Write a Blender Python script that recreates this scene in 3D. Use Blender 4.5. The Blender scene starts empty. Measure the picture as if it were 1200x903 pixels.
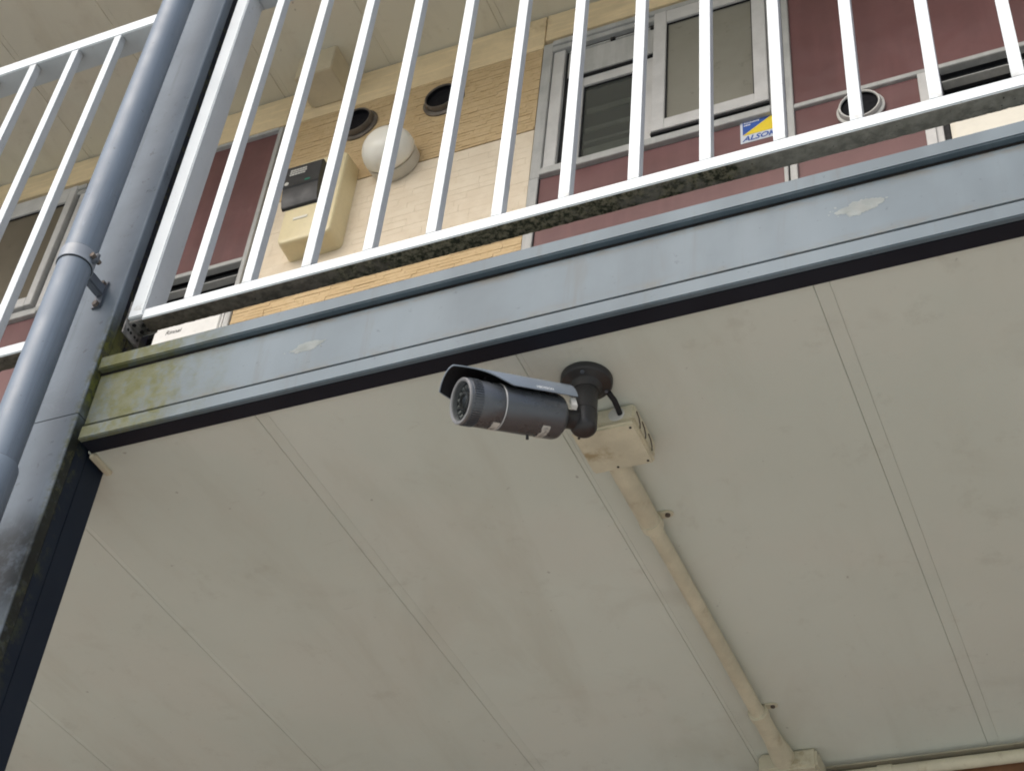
import bpy, bmesh, math, random
from mathutils import Vector, Matrix, noise
random.seed(7)
R = math.radians
SC = bpy.context.scene
COL = SC.collection

# ------------------------------------------------------------------ camera
cd = bpy.data.cameras.new("camera")
cam = bpy.data.objects.new("camera", cd); COL.objects.link(cam)
r0 = Vector((0.91776456, 0.38879481, 0.08091234))
r1 = Vector((-0.20721641, 0.64264632, -0.73760902))
r2 = Vector((-0.33877658, 0.66018506, 0.67036268))
M = Matrix.Identity(4)
for i in range(3):
    M[i][0] = r0[i]; M[i][1] = -r1[i]; M[i][2] = -r2[i]
M.translation = Vector((0, 0, 1.6))
cam.matrix_world = M
cd.sensor_width = 36; cd.lens = 1829.6 / 1200 * 36
cd.clip_start = 0.05; cd.clip_end = 2000
SC.camera = cam

# ------------------------------------------------------------------ world, sun, exposure
SUN_EL, SUN_ROT = R(40), R(197)
w = bpy.data.worlds.new("World"); SC.world = w; w.use_nodes = True
wn = w.node_tree; bg = wn.nodes["Background"]
sky = wn.nodes.new("ShaderNodeTexSky"); sky.sky_type = 'NISHITA'; sky.sun_disc = False
sky.sun_elevation = SUN_EL; sky.sun_rotation = SUN_ROT
sky.air_density = 1.0; sky.dust_density = 4.0; sky.ozone_density = 1.0
hs = wn.nodes.new("ShaderNodeHueSaturation"); hs.inputs['Saturation'].default_value = 0.8
wn.links.new(sky.outputs[0], hs.inputs['Color']); wn.links.new(hs.outputs[0], bg.inputs[0])
bg.inputs[1].default_value = 0.13
sl = bpy.data.lights.new("sun", 'SUN'); sl.energy = 1.2; sl.angle = R(60); sl.color = (1, 0.99, 0.975)
so = bpy.data.objects.new("sun", sl); COL.objects.link(so)
sd = Vector((math.sin(SUN_ROT) * math.cos(SUN_EL), math.cos(SUN_ROT) * math.cos(SUN_EL), math.sin(SUN_EL)))
so.rotation_euler = sd.to_track_quat('Z', 'Y').to_euler()
so.location = (0, -8, 12)
SC.view_settings.view_transform = 'Standard'; SC.view_settings.look = 'None'
SC.view_settings.exposure = 0.53; SC.view_settings.gamma = 1.0
SC.render.engine = 'CYCLES'
SC.cycles.max_bounces = 10; SC.cycles.diffuse_bounces = 6
SC.cycles.filter_width = 1.9

# ------------------------------------------------------------------ helpers: nodes
def s2l(*c):
    return tuple((v / 255 / 12.92) if v / 255 <= .04045 else ((v / 255 + .055) / 1.055) ** 2.4 for v in c) + (1,)

class NB:
    def __init__(s, name):
        s.m = bpy.data.materials.new(name); s.m.use_nodes = True
        s.t = s.m.node_tree; s.b = s.t.nodes["Principled BSDF"]
    def n(s, typ, **kw):
        nd = s.t.nodes.new(typ)
        for k, v in kw.items(): setattr(nd, k, v)
        return nd
    def l(s, a, b): s.t.links.new(a, b)
    def pos(s): return s.n("ShaderNodeNewGeometry").outputs['Position']
    def mapped(s, scale):
        mp = s.n("ShaderNodeMapping"); mp.inputs['Scale'].default_value = scale
        s.l(s.pos(), mp.inputs['Vector']); return mp.outputs[0]
    def noise(s, scale=5, detail=4, rough=.55, vec=None, dist=0):
        nd = s.n("ShaderNodeTexNoise"); nd.inputs['Scale'].default_value = scale
        nd.inputs['Detail'].default_value = detail; nd.inputs['Roughness'].default_value = rough
        nd.inputs['Distortion'].default_value = dist
        s.l(vec if vec is not None else s.pos(), nd.inputs['Vector']); return nd.outputs['Fac']
    def ramp(s, f, lo, hi, a=0.0, b=1.0):
        nd = s.n("ShaderNodeMapRange", interpolation_type='SMOOTHSTEP')
        nd.inputs['From Min'].default_value = lo; nd.inputs['From Max'].default_value = hi
        nd.inputs['To Min'].default_value = a; nd.inputs['To Max'].default_value = b
        s.l(f, nd.inputs['Value']); return nd.outputs[0]
    def mul(s, a, b, op='MULTIPLY'):
        nd = s.n("ShaderNodeMath", operation=op)
        for i, v in enumerate((a, b)):
            if isinstance(v, (int, float)): nd.inputs[i].default_value = v
            else: s.l(v, nd.inputs[i])
        return nd.outputs[0]
    def mix(s, f, a, b):
        nd = s.n("ShaderNodeMix", data_type='RGBA')
        if isinstance(f, (int, float)): nd.inputs[0].default_value = f
        else: s.l(f, nd.inputs[0])
        for i, v in ((6, a), (7, b)):
            if isinstance(v, tuple): nd.inputs[i].default_value = v
            else: s.l(v, nd.inputs[i])
        return nd.outputs[2]
    def xyz(s):
        nd = s.n("ShaderNodeSeparateXYZ"); s.l(s.pos(), nd.inputs[0]); return nd.outputs
    def bump(s, h, strength=.2, dist=.002):
        nd = s.n("ShaderNodeBump"); nd.inputs['Strength'].default_value = strength
        nd.inputs['Distance'].default_value = dist
        s.l(h, nd.inputs['Height']); s.l(nd.outputs[0], s.b.inputs['Normal'])
    def fin(s, col, rough=.5, spec=.5, metal=0):
        if isinstance(col, tuple): s.b.inputs['Base Color'].default_value = col
        else: s.l(col, s.b.inputs['Base Color'])
        if isinstance(rough, (int, float)): s.b.inputs['Roughness'].default_value = rough
        else: s.l(rough, s.b.inputs['Roughness'])
        s.b.inputs['Specular IOR Level'].default_value = spec
        s.b.inputs['Metallic'].default_value = metal
        return s.m

def dk(c, f): return tuple(v * f for v in c[:3]) + (1,)

def simple(name, c, rough=.5, spec=.5, var=.25, scale=9, metal=0, bump=0, bscale=90, dirt=None, dirtlo=.58, streak=None):
    b = NB(name)
    col = b.mix(b.ramp(b.noise(scale, 5), .3, .7), dk(c, 1 - var), dk(c, 1 + var * .3))
    fine = b.noise(scale * 14, 3)
    col = b.mix(b.ramp(fine, .35, .75, 0, .25), col, dk(c, .8))
    if streak:
        st = b.noise(1, 4, .6, b.mapped(streak))
        col = b.mix(b.ramp(st, .45, .75, 0, .5), col, dk(c, 1.25))
    if dirt:
        d = b.mul(b.ramp(b.noise(scale * .7, 6, .65), dirtlo, dirtlo + .15), .8)
        col = b.mix(d, col, dirt)
    rr = b.ramp(b.noise(scale * 3, 4), .3, .7, max(.04, rough - .08), rough + .1)
    if bump: b.bump(b.noise(bscale, 4), bump, .002)
    return b.fin(col, rr, spec, metal)

MT = {}
# beige painted soffit boards: faint mottling, smudges and specks
def soffit_mat(name="soffit_paint", tint=(1, 1, 1, 1)):
    b = NB(name); 
    col = b.mix(b.ramp(b.noise(1.6, 4), .35, .65), (.605, .63, .56, 1), (.65, .675, .605, 1))
    col = b.mix(b.ramp(b.noise(3.1, 3, vec=b.mapped((1, 1, 3))), .45, .62, 0, .5), col, (.65, .645, .575, 1))
    wash = b.mul(b.ramp(b.noise(1, 6, .62, b.mapped((5, 1.3, 1)), .6), .48, .70), .30)
    col = b.mix(wash, col, (.47, .445, .36, 1))
    blot = b.mul(b.ramp(b.noise(4.2, 7, .68, None, .8), .55, .72), .20)
    col = b.mix(blot, col, (.43, .405, .335, 1))
    sm = b.mul(b.ramp(b.noise(12, 6, .72), .57, .72), .20)
    col = b.mix(sm, col, (.34, .315, .25, 1))
    scuff = b.mul(b.ramp(b.noise(1, 5, .7, b.mapped((7, 34, 1)), 1.2), .67, .74), .22)
    col = b.mix(scuff, col, (.30, .28, .23, 1))
    sp = b.mul(b.ramp(b.noise(46, 2, .5), .745, .80), .5)
    col = b.mix(sp, col, (.17, .15, .12, 1))
    sp2 = b.mul(b.ramp(b.noise(120, 2, .5), .73, .80), .35)
    col = b.mix(sp2, col, (.22, .20, .16, 1))
    oi = b.n("ShaderNodeObjectInfo").outputs['Random']
    col = b.mix(b.ramp(oi, 0, 1, 0, .16), col, (.50, .50, .43, 1))
    tn = b.n("ShaderNodeMix", data_type='RGBA', blend_type='MULTIPLY'); tn.inputs[0].default_value = 1
    b.l(col, tn.inputs[6]); tn.inputs[7].default_value = tint; col = tn.outputs[2]
    b.bump(b.noise(130, 4), .10, .002)
    return b.fin(col, .62, .3)
MT['soffit'] = soffit_mat()
MT['roof_soffit'] = soffit_mat("roof_soffit_bounce_tint", (1.08, .98, .89, 1))  # same soffit paint, warm bounce from the wall tinted into the colour

# blue-grey steel paint, with moss growing where the beam meets the column
def steel_mat(name, c, light, moss=1.0, rough=.46, spec=.28):
    b = NB(name)
    x, y, z = b.xyz()
    col = b.mix(b.ramp(b.noise(6, 5), .3, .7), dk(c, .86), dk(c, 1.08))
    st = b.noise(1, 4, .5, b.mapped((9, 9, 2.0)))
    col = b.mix(b.ramp(st, .38, .70, 0, .5), col, light)
    ch = b.ramp(b.noise(2.2, 4), .45, .7, 0, .5)
    col = b.mix(ch, col, light)
    sp = b.mul(b.ramp(b.noise(75, 3, .6), .66, .74), .45)
    col = b.mix(sp, col, dk(c, .35))
    if moss:
        dr = b.mul(b.ramp(b.noise(1, 5, .65, b.mapped((30, 30, 2.6)), .5), .54, .74), .42)
        col = b.mix(dr, col, (.085, .088, .08, 1))
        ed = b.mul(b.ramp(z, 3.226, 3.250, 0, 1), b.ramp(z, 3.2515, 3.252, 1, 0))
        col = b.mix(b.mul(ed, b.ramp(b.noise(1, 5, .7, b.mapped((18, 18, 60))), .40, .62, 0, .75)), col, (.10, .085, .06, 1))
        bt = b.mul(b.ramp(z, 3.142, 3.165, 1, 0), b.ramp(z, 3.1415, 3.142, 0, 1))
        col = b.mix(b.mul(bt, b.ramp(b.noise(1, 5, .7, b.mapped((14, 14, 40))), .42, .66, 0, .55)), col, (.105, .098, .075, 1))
        near = b.ramp(x, -1.45, -1.10, 1.0, 0.0)
        off = b.ramp(x, -1.53, -1.462, 0.0, 1.0)
        hz = b.mul(b.ramp(z, 2.86, 3.16, 0.0, 1.0), b.ramp(z, 3.27, 3.42, 1.0, 0.0))
        n1 = b.ramp(b.noise(1, 6, .6, b.mapped((22, 22, 7))), .32, .68, .45, 1.0)
        n2 = b.ramp(b.noise(90, 3, .6), .3, .7, .55, 1.0)
        f = b.mul(b.mul(b.mul(near, off), hz), b.mul(b.mul(n1, n2), 1.25 * moss))
        fc = b.ramp(f, .03, .85, 0, .9)
        mcol = b.mix(b.ramp(b.noise(30, 4), .35, .65), (.108, .108, .034, 1), (.138, .142, .088, 1))
        col = b.mix(fc, col, mcol)
        rr = b.mix(fc, (rough,) * 3 + (1,), (.8, .8, .8, 1))
        b.bump(b.mul(fc, b.noise(140, 4)), .35, .003)
        b.l(rr, b.b.inputs['Roughness'])
        m = b.fin(col, rough, spec); b.l(rr, b.b.inputs['Roughness']); return m
    return b.fin(col, rough, spec)
MT['steel'] = steel_mat("weathered_steel_paint", (.094, .126, .150, 1), (.142, .180, .208, 1))
MT['steel_shade'] = steel_mat("shaded_steel_paint", (.010, .012, .019, 1), (.016, .019, .027, 1), moss=0, rough=.55, spec=.2)  # shaded copy of the steel paint, shade put into the base colour
def col_mat():
    b = NB("column_paint"); c = (.150, .178, .208, 1)
    x, y, z = b.xyz()
    col = b.mix(b.ramp(b.noise(7, 5), .3, .7), dk(c, .85), dk(c, 1.1))
    scr = b.ramp(b.noise(22, 5, .65, None, 2.5), .56, .64, 0, .22)
    col = b.mix(scr, col, (.19, .215, .245, 1))
    sp = b.mul(b.ramp(b.noise(60, 4, .65), .62, .72), .55)
    col = b.mix(sp, col, (.05, .055, .065, 1))
    # moss along the edge beside the beam
    f = b.mul(b.ramp(x, -1.478, -1.4635, 0, 1), b.mul(b.ramp(z, 2.7, 3.2, .35, 1), b.ramp(z, 3.30, 3.42, 1, 0)))
    f = b.mul(f, b.ramp(b.noise(45, 5, .7), .38, .62))
    col = b.mix(b.mul(f, .8), col, (.085, .088, .035, 1))
    sd = b.mul(b.ramp(y, 1.3805, 1.384, 0, 1), b.ramp(x, -1.4650, -1.4632, 0, 1))
    low = b.mul(sd, b.ramp(z, 3.10, 3.18, 1, 0))
    col = b.mix(b.mul(low, b.ramp(b.noise(60, 5, .7), .25, .5, .5, .97)), col, b.mix(b.ramp(b.noise(50, 5, .7), .5, .66), (.018, .02, .016, 1), (.075, .078, .035, 1)))
    up = b.mul(sd, b.mul(b.ramp(z, 3.14, 3.20, 0, 1), b.ramp(z, 3.31, 3.40, 1, 0)))
    col = b.mix(b.mul(up, b.ramp(b.noise(40, 5, .7), .3, .5, .4, 1)), col, b.mix(b.ramp(b.noise(70, 4, .7), .4, .6), (.12, .128, .03, 1), (.05, .052, .03, 1)))
    # near-black blotchy patch low on the column
    g = b.mul(b.ramp(z, 2.74, 2.84, 0, 1), b.ramp(z, 2.90, 2.99, 1, 0))
    g = b.mul(g, b.ramp(b.noise(24, 6, .7), .30, .56, .25, 1))
    dr = b.mul(b.ramp(b.noise(1, 5, .65, b.mapped((55, 55, 3))), .55, .72), .35)
    col = b.mix(dr, col, (.05, .058, .066, 1))
    col = b.mix(b.mul(g, .92), col, (.015, .016, .014, 1))
    return b.fin(col, .48, .25)
MT['column'] = col_mat()
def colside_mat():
    b = NB("shaded_column_paint"); x, y, z = b.xyz()
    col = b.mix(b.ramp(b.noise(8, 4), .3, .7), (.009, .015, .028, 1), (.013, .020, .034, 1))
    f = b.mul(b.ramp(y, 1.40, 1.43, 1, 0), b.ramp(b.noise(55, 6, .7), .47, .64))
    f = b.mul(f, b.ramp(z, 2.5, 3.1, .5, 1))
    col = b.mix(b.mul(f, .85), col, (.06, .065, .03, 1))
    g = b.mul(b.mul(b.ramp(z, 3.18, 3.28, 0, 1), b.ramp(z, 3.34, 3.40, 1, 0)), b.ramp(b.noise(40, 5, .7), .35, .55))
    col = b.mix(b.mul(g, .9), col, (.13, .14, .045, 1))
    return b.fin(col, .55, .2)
MT['column_shade'] = colside_mat()  # shaded copy of the column paint for its side, with real moss
def pipe_mat():
    b = NB("downpipe_pvc"); c = (.155, .190, .238, 1)
    col = b.mix(b.ramp(b.noise(6, 5), .3, .7), dk(c, .9), dk(c, 1.05))
    col = b.mix(b.mul(b.ramp(b.noise(1, 5, .65, b.mapped((60, 60, 2.2))), .50, .72), .45), col, dk(c, .55))
    col = b.mix(b.mul(b.ramp(b.noise(1, 4, .6, b.mapped((90, 90, 5)), 1), .64, .72), .4), col, dk(c, 1.5))
    col = b.mix(b.mul(b.ramp(b.noise(85, 3, .6), .66, .75), .5), col, dk(c, .35))
    return b.fin(col, b.ramp(b.noise(20, 4), .3, .7, .36, .52), .4)
MT['pipe'] = pipe_mat()
MT['bracket'] = simple("galvanised_clip", (.10, .115, .14, 1), .45, .5, .3, 25)
MT['band'] = simple("clip_band_paint", (.27, .30, .345, 1), .4, .5, .2, 20)
MT['rust'] = simple("rust_bolt", (.16, .13, .11, 1), .6, .4, .4, 60, metal=.4)
# white railing paint with light dirt
def rail_mat():
    b = NB("white_aluminium")
    col = b.mix(b.ramp(b.noise(7, 4), .3, .7), (.52, .56, .585, 1), (.59, .63, .655, 1))
    col = b.mix(b.mul(b.ramp(b.noise(1, 5, .65, b.mapped((40, 40, 7))), .5, .72), .28), col, (.52, .53, .54, 1))
    col = b.mix(b.mul(b.ramp(b.noise(120, 3), .66, .74), .5), col, (.35, .35, .34, 1))
    x, y, z = b.xyz()
    foot = b.mul(b.mul(b.ramp(z, 3.3727, 3.373, 0, 1), b.ramp(z, 3.374, 3.398, 1, 0)), b.ramp(b.noise(60, 5, .7), .42, .62, 0, .55))
    col = b.mix(foot, col, (.25, .245, .22, 1))
    head = b.mul(b.mul(b.ramp(z, 4.275, 4.2995, 0, 1), b.ramp(z, 4.3003, 4.3004, 1, 0)), b.ramp(b.noise(50, 5, .7), .40, .6, 0, .55))
    col = b.mix(head, col, (.25, .245, .235, 1))
    return b.fin(col, .38, .45)
MT['rail'] = rail_mat()
def crust_mat():
    b = NB("moss_crust"); x, y, z = b.xyz()
    dirt = b.mix(b.ramp(b.noise(60, 5), .3, .7), (.20, .19, .16, 1), (.31, .295, .25, 1))
    left = b.mix(b.ramp(b.noise(70, 5), .3, .7), (.075, .066, .054, 1), (.15, .13, .105, 1))
    mo = b.mix(b.ramp(b.noise(95, 5, .7), .40, .62), (.030, .032, .020, 1), (.19, .17, .115, 1))
    mo = b.mix(b.mul(b.ramp(b.noise(40, 4, .7), .60, .70), .6), mo, (.17, .17, .055, 1))
    base = b.mix(b.ramp(x, -.75, -.25), left, dirt)
    f = b.mul(b.ramp(x, -1.15, -.95, .15, 1), b.ramp(x, -.60, -.22, 1, .05))
    ff = b.ramp(b.mul(b.mul(f, b.ramp(b.noise(7, 4, .6), .30, .62, .25, 1.1)), b.ramp(b.noise(30, 5, .7), .25, .7, .4, 1.3)), .16, .6)
    col = b.mix(ff, base, mo)
    col = b.mix(b.ramp(b.noise(150, 2, .5), .70, .76), col, (.02, .02, .018, 1))
    b.bump(b.noise(170, 4), .7, .004)
    return b.fin(col, .9, .2)
MT['crust'] = crust_mat()
MT['grime'] = simple("bracket_grime", (.28, .27, .26, 1), .7, .3, .5, 45, dirt=(.02, .02, .018, 1), dirtlo=.5)
MT['ochre'] = simple("ochre_siding", (.27, .185, .09, 1), .8, .25, .2, 22, bump=.3)
def slip_mat(name, a, c2, dark, k):
    b = NB(name)
    col = b.mix(b.ramp(b.noise(18, 3, .5), .36, .64), a, c2)
    col = b.mix(b.mul(b.ramp(b.noise(70, 4, .65), .52, .70), k), col, dark)
    col = b.mix(b.mul(b.ramp(b.noise(4, 4), .5, .7), .25), col, dark)
    b.bump(b.noise(90, 4, .6), .18, .002)
    return b.fin(col, .8, .25)
MT['ochre_slip'] = slip_mat("ochre_stone", (.575, .425, .24, 1), (.60, .45, .262, 1), (.44, .30, .15, 1), .5)
MT['cream'] = simple("cream_siding", (.50, .41, .29, 1), .8, .25, .12, 22, bump=.3)
MT['cream_slip'] = slip_mat("cream_stone", (.73, .625, .48, 1), (.765, .665, .52, 1), (.64, .53, .40, 1), .3)
MT['trim'] = simple("trim_board_paint", (.80, .64, .40, 1), .6, .35, .15, 5, streak=(6, 6, 50), dirt=(.42, .30, .16, 1), dirtlo=.62)
MT['maroon'] = simple("maroon_panel", (.150, .065, .065, 1), .42, .5, .18, 4, streak=(14, 14, 1.5))
MT['alu'] = simple("aluminium_frame", (.44, .44, .425, 1), .42, .5, .15, 14, streak=(40, 40, 4))
MT['alu_light'] = simple("aluminium_sash", (.60, .59, .575, 1), .4, .5, .12, 14)
MT['black'] = simple("black_gasket", (.012, .012, .014, 1), .6, .3, .2, 20)
MT['inner'] = simple("dark_interior", (.055, .056, .053, 1), .8, .2, .3, 6)
MT['fabric'] = simple("pale_curtain", (.74, .72, .64, 1), .9, .2, .2, 20)
MT['heater'] = simple("white_enamel", (.80, .79, .76, 1), .35, .5, .05, 4)
MT['heater_cream'] = simple("cream_enamel", (.77, .73, .63, 1), .38, .5, .06, 4)
MT['ink'] = simple("grey_ink", (.10, .10, .10, 1), .6, .3, .1)
MT['vent_metal'] = simple("dull_vent_metal", (.15, .128, .108, 1), .5, .5, .35, 30, metal=.3, dirt=(.05, .04, .03, 1))
MT['vent_white'] = simple("pale_vent_plastic", (.60, .59, .56, 1), .45, .5, .15, 20)
MT['duct'] = simple("duct_shade", (.008, .008, .011, 1), .7, .15, .2, 20)
MT['meter'] = simple("cream_meter_plastic", (.76, .655, .41, 1), .4, .5, .08, 6)
MT['meter_black'] = simple("black_meter_plastic", (.022, .023, .025, 1), .42, .5, .2, 8)
MT['label'] = simple("label_paper", (.55, .54, .50, 1), .6, .4, .15, 30)
MT['green'] = simple("green_mark", (.02, .20, .13, 1), .5, .4, .1)
def globe_mat():
    b = NB("milky_globe"); m = b.fin((.80, .775, .70, 1), .32, .5)
    b.b.inputs['Subsurface Weight'].default_value = .25
    b.b.inputs['Subsurface Radius'].default_value = (.05, .04, .03); return m
MT['globe'] = globe_mat()
MT['lamp_base'] = simple("lamp_base_plastic", (.60, .55, .46, 1), .45, .5, .1, 10)
MT['duct_box'] = simple("beige_duct_cover", (.60, .52, .37, 1), .55, .4, .12, 6)
MT['jbox'] = simple("beige_pvc", (.63, .58, .435, 1), .5, .4, .16, 16, dirt=(.30, .22, .11, 1), dirtlo=.58)
MT['cambody'] = simple("camera_grey_paint", (.095, .103, .115, 1), .32, .9, .06, 14, metal=.35)
MT['shieldshade'] = simple("shaded_shield_inside", (.010, .010, .012, 1), .6, .3, .2, 20)
MT['camdark'] = simple("camera_dark_paint", (.028, .027, .028, 1), .42, .5, .2, 14)
MT['visor'] = simple("visor_grey_paint", (.20, .235, .28, 1), .38, .6, .12, 12, metal=.1)
MT['bezel'] = simple("camera_bezel", (.20, .20, .205, 1), .35, .5, .1, 20)
MT['camring'] = simple("camera_silver_ring", (.62, .62, .62, 1), .3, .6, .05, 20)
MT['lens'] = simple("lens_black", (.012, .013, .014, 1), .12, .6, .1)
MT['led'] = simple("led_grey", (.16, .16, .15, 1), .25, .6, .1)
MT['tape'] = simple("peeling_white_tape", (.56, .54, .50, 1), .6, .4, .2, 60, dirt=(.12, .11, .10, 1), dirtlo=.56)
MT['white'] = simple("white_print", (.70, .72, .74, 1), .5, .4, .05)
MT['blue'] = simple("blue_print", (.02, .085, .36, 1), .4, .5, .05)
MT['yellow'] = simple("yellow_print", (.80, .60, .02, 1), .4, .5, .05)
MT['sticker'] = simple("sticker_white", (.62, .66, .72, 1), .4, .5, .05)
MT['patch'] = simple("pale_filler", (.235, .258, .252, 1), .7, .3, .25, 40, dirt=(.20, .21, .20, 1), dirtlo=.5)
MT['concrete'] = simple("concrete_paving", (.53, .565, .545, 1), .85, .3, .2, 1.3, bump=.3, bscale=40, dirt=(.40, .40, .37, 1))
MT['brick'] = simple("brown_tile", (.24, .115, .055, 1), .6, .4, .3, 9, bump=.3)
MT['slab'] = simple("deck_underside", (.13, .115, .095, 1), .8, .3, .2, 5)
MT['darkline'] = simple("dark_line", (.018, .016, .016, 1), .9, .1, .4, 40)
def glass_clear(name, tint, alpha):
    b = NB(name); t = b.t
    tr = b.n("ShaderNodeBsdfTransparent"); tr.inputs[0].default_value = tint
    mx = b.n("ShaderNodeMixShader"); mx.inputs[0].default_value = alpha
    b.fin((.10, .105, .095, 1) if alpha > .3 else (.03, .03, .03, 1), .06, .6)
    out = t.nodes["Material Output"]
    b.l(tr.outputs[0], mx.inputs[1]); b.l(b.b.outputs[0], mx.inputs[2]); b.l(mx.outputs[0], out.inputs[0])
    return b.m
MT['glass'] = glass_clear("window_glass", (.86, .90, .88, 1), .52)
MT['lensglass'] = glass_clear("camera_front_glass", (.9, .92, .92, 1), .12)
def frosted(name, a, c2):
    b = NB(name)
    col = b.mix(b.ramp(b.noise(3.5, 5, .6), .3, .7), a, c2)
    col = b.mix(b.mul(b.ramp(b.noise(30, 4), .62, .72), .35), col, dk(a, .6))
    b.bump(b.noise(260, 2), .12, .001)
    return b.fin(col, .32, .5)
MT['frost'] = frosted("frosted_glass", (.20, .19, .155, 1), (.25, .24, .20, 1))
MT['frost_brown'] = frosted("brown_frosted_glass", (.125, .105, .075, 1), (.16, .135, .10, 1))

# ------------------------------------------------------------------ helpers: geometry
def BM(): return bmesh.new()
def box(bm, x0, x1, y0, y1, z0, z1, f=None):
    vs = [bm.verts.new(f(Vector(p)) if f else p) for p in
          ((x0, y0, z0), (x1, y0, z0), (x1, y1, z0), (x0, y1, z0), (x0, y0, z1), (x1, y0, z1), (x1, y1, z1), (x0, y1, z1))]
    for q in ((3, 2, 1, 0), (4, 5, 6, 7), (0, 1, 5, 4), (1, 2, 6, 5), (2, 3, 7, 6), (3, 0, 4, 7)):
        bm.faces.new([vs[i] for i in q])
    return vs
def frame_of(ax):
    ax = Vector(ax).normalized(); t = Vector((0, 0, 1)) if abs(ax.z) < .9 else Vector((1, 0, 0))
    u = ax.cross(t).normalized(); return ax, u, ax.cross(u).normalized()
def lathe(bm, o, ax, prof, n=32):
    """profile of (distance along axis, radius); radius 0 closes the end"""
    o = Vector(o); ax, u, v = frame_of(ax); rings = []
    for t, r in prof:
        c = o + ax * t
        if r <= 1e-6: rings.append([bm.verts.new(c)])
        else: rings.append([bm.verts.new(c + (u * math.cos(2 * math.pi * i / n) + v * math.sin(2 * math.pi * i / n)) * r) for i in range(n)])
    for a, b in zip(rings, rings[1:]):
        for i in range(n):
            j = (i + 1) % n
            if len(a) == 1 and len(b) == 1: continue
            if len(a) == 1: bm.faces.new((a[0], b[i], b[j]))
            elif len(b) == 1: bm.faces.new((a[i], a[j], b[0]))
            else: bm.faces.new((a[i], a[j], b[j], b[i]))
def cyl(bm, a, b, r, n=24):
    a = Vector(a); d = Vector(b) - a
    lathe(bm, a, d, [(0, 0), (0, r), (d.length, r), (d.length, 0)], n)
def tube(bm, pts, r, n=10):
    pts = [Vector(p) for p in pts]; rings = []
    for i, p in enumerate(pts):
        d = (pts[min(i + 1, len(pts) - 1)] - pts[max(i - 1, 0)])
        _, u, v = frame_of(d)
        rr = r[i] if isinstance(r, (list, tuple)) else r
        rings.append([bm.verts.new(p + (u * math.cos(2 * math.pi * k / n) + v * math.sin(2 * math.pi * k / n)) * rr) for k in range(n)])
    for a, b in zip(rings, rings[1:]):
        for k in range(n): bm.faces.new((a[k], a[(k + 1) % n], b[(k + 1) % n], b[k]))
    bm.faces.new(rings[0][::-1]); bm.faces.new(rings[-1])
def prism(bm, poly, ax, d):
    """polygon (list of 3D points) extruded by vector d"""
    d = Vector(d); a = [bm.verts.new(p) for p in poly]; b = [bm.verts.new(Vector(p) + d) for p in poly]
    n = len(poly); bm.faces.new(a); bm.faces.new(b[::-1])
    for i in range(n): bm.faces.new((a[i], b[i], b[(i + 1) % n], a[(i + 1) % n]))
def rrect(x0, x1, z0, z1, r, n=6):
    out = []
    for cx, cz, a0 in ((x1 - r, z1 - r, 0), (x0 + r, z1 - r, 90), (x0 + r, z0 + r, 180), (x1 - r, z0 + r, 270)):
        for i in range(n + 1):
            a = R(a0 + 90 * i / n); out.append((cx + r * math.cos(a), cz + r * math.sin(a)))
    return out

ORG = {}
def thing(name, label, cat, loc=(0, 0, 0), group=None, kind=None):
    o = bpy.data.objects.new(name, None); COL.objects.link(o); o.location = loc
    o.empty_display_size = .05
    o['label'] = label; o['category'] = cat
    if group: o['group'] = group
    if kind: o['kind'] = kind
    ORG[o.name] = Vector(loc); return o
def obj(name, bm, mat, parent=None, bevel=0, seg=2, label=None, kind=None, sharp=35):
    bmesh.ops.recalc_face_normals(bm, faces=bm.faces)
    if bevel:
        es = [e for e in bm.edges if len(e.link_faces) == 2 and e.calc_face_angle(0) > R(30)]
        bmesh.ops.bevel(bm, geom=es, offset=bevel, segments=seg, affect='EDGES', clamp_overlap=True)
    me = bpy.data.meshes.new(name)
    off = ORG[parent.name] if parent else Vector((0, 0, 0))
    if off.length: bmesh.ops.translate(bm, verts=bm.verts, vec=-off)
    bm.to_mesh(me); bm.free()
    for p in me.polygons: p.use_smooth = True
    me.set_sharp_from_angle(angle=R(sharp))
    me.materials.append(MT[mat])
    o = bpy.data.objects.new(name, me); COL.objects.link(o)
    if parent:
        o.parent = parent; ORG[o.name] = off.copy()
    else: ORG[o.name] = Vector((0, 0, 0))
    if label: o['label'] = label
    if kind: o['kind'] = kind
    return o
def bobj(name, mat, parent, *b, bevel=.0015, label=None, kind=None):
    bm = BM()
    for q in b: box(bm, *q)
    return obj(name, bm, mat, parent, bevel, label=label, kind=kind)
def top(o, label, cat, group=None):
    o['label'] = label; o['category'] = cat
    if group: o['group'] = group
    return o
def text_mesh(txt, size, fn, name, mat, parent, shear=0, bold=0.0):
    """flat lettering, mapped to the surface by fn(x, y)"""
    cu = bpy.data.curves.new("lettering_curve", 'FONT'); cu.body = txt; cu.size = size; cu.shear = shear; cu.offset = bold
    cu.resolution_u = 3
    t = bpy.data.objects.new("lettering_tmp", cu); COL.objects.link(t)
    dg = bpy.context.evaluated_depsgraph_get(); dg.update()
    me = t.evaluated_get(dg).to_mesh(); bm = BM(); bm.from_mesh(me)
    t.evaluated_get(dg).to_mesh_clear(); bpy.data.objects.remove(t)
    for v in bm.verts: v.co = fn(v.co.x, v.co.y)
    return obj(name, bm, mat, parent)

W = 2.654      # front of the facade upstairs
ZS = 3.108     # underside of the walkway
ZU = 5.942     # underside of the roof over the walkway
YR = 1.385     # front of railing and beam

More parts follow.
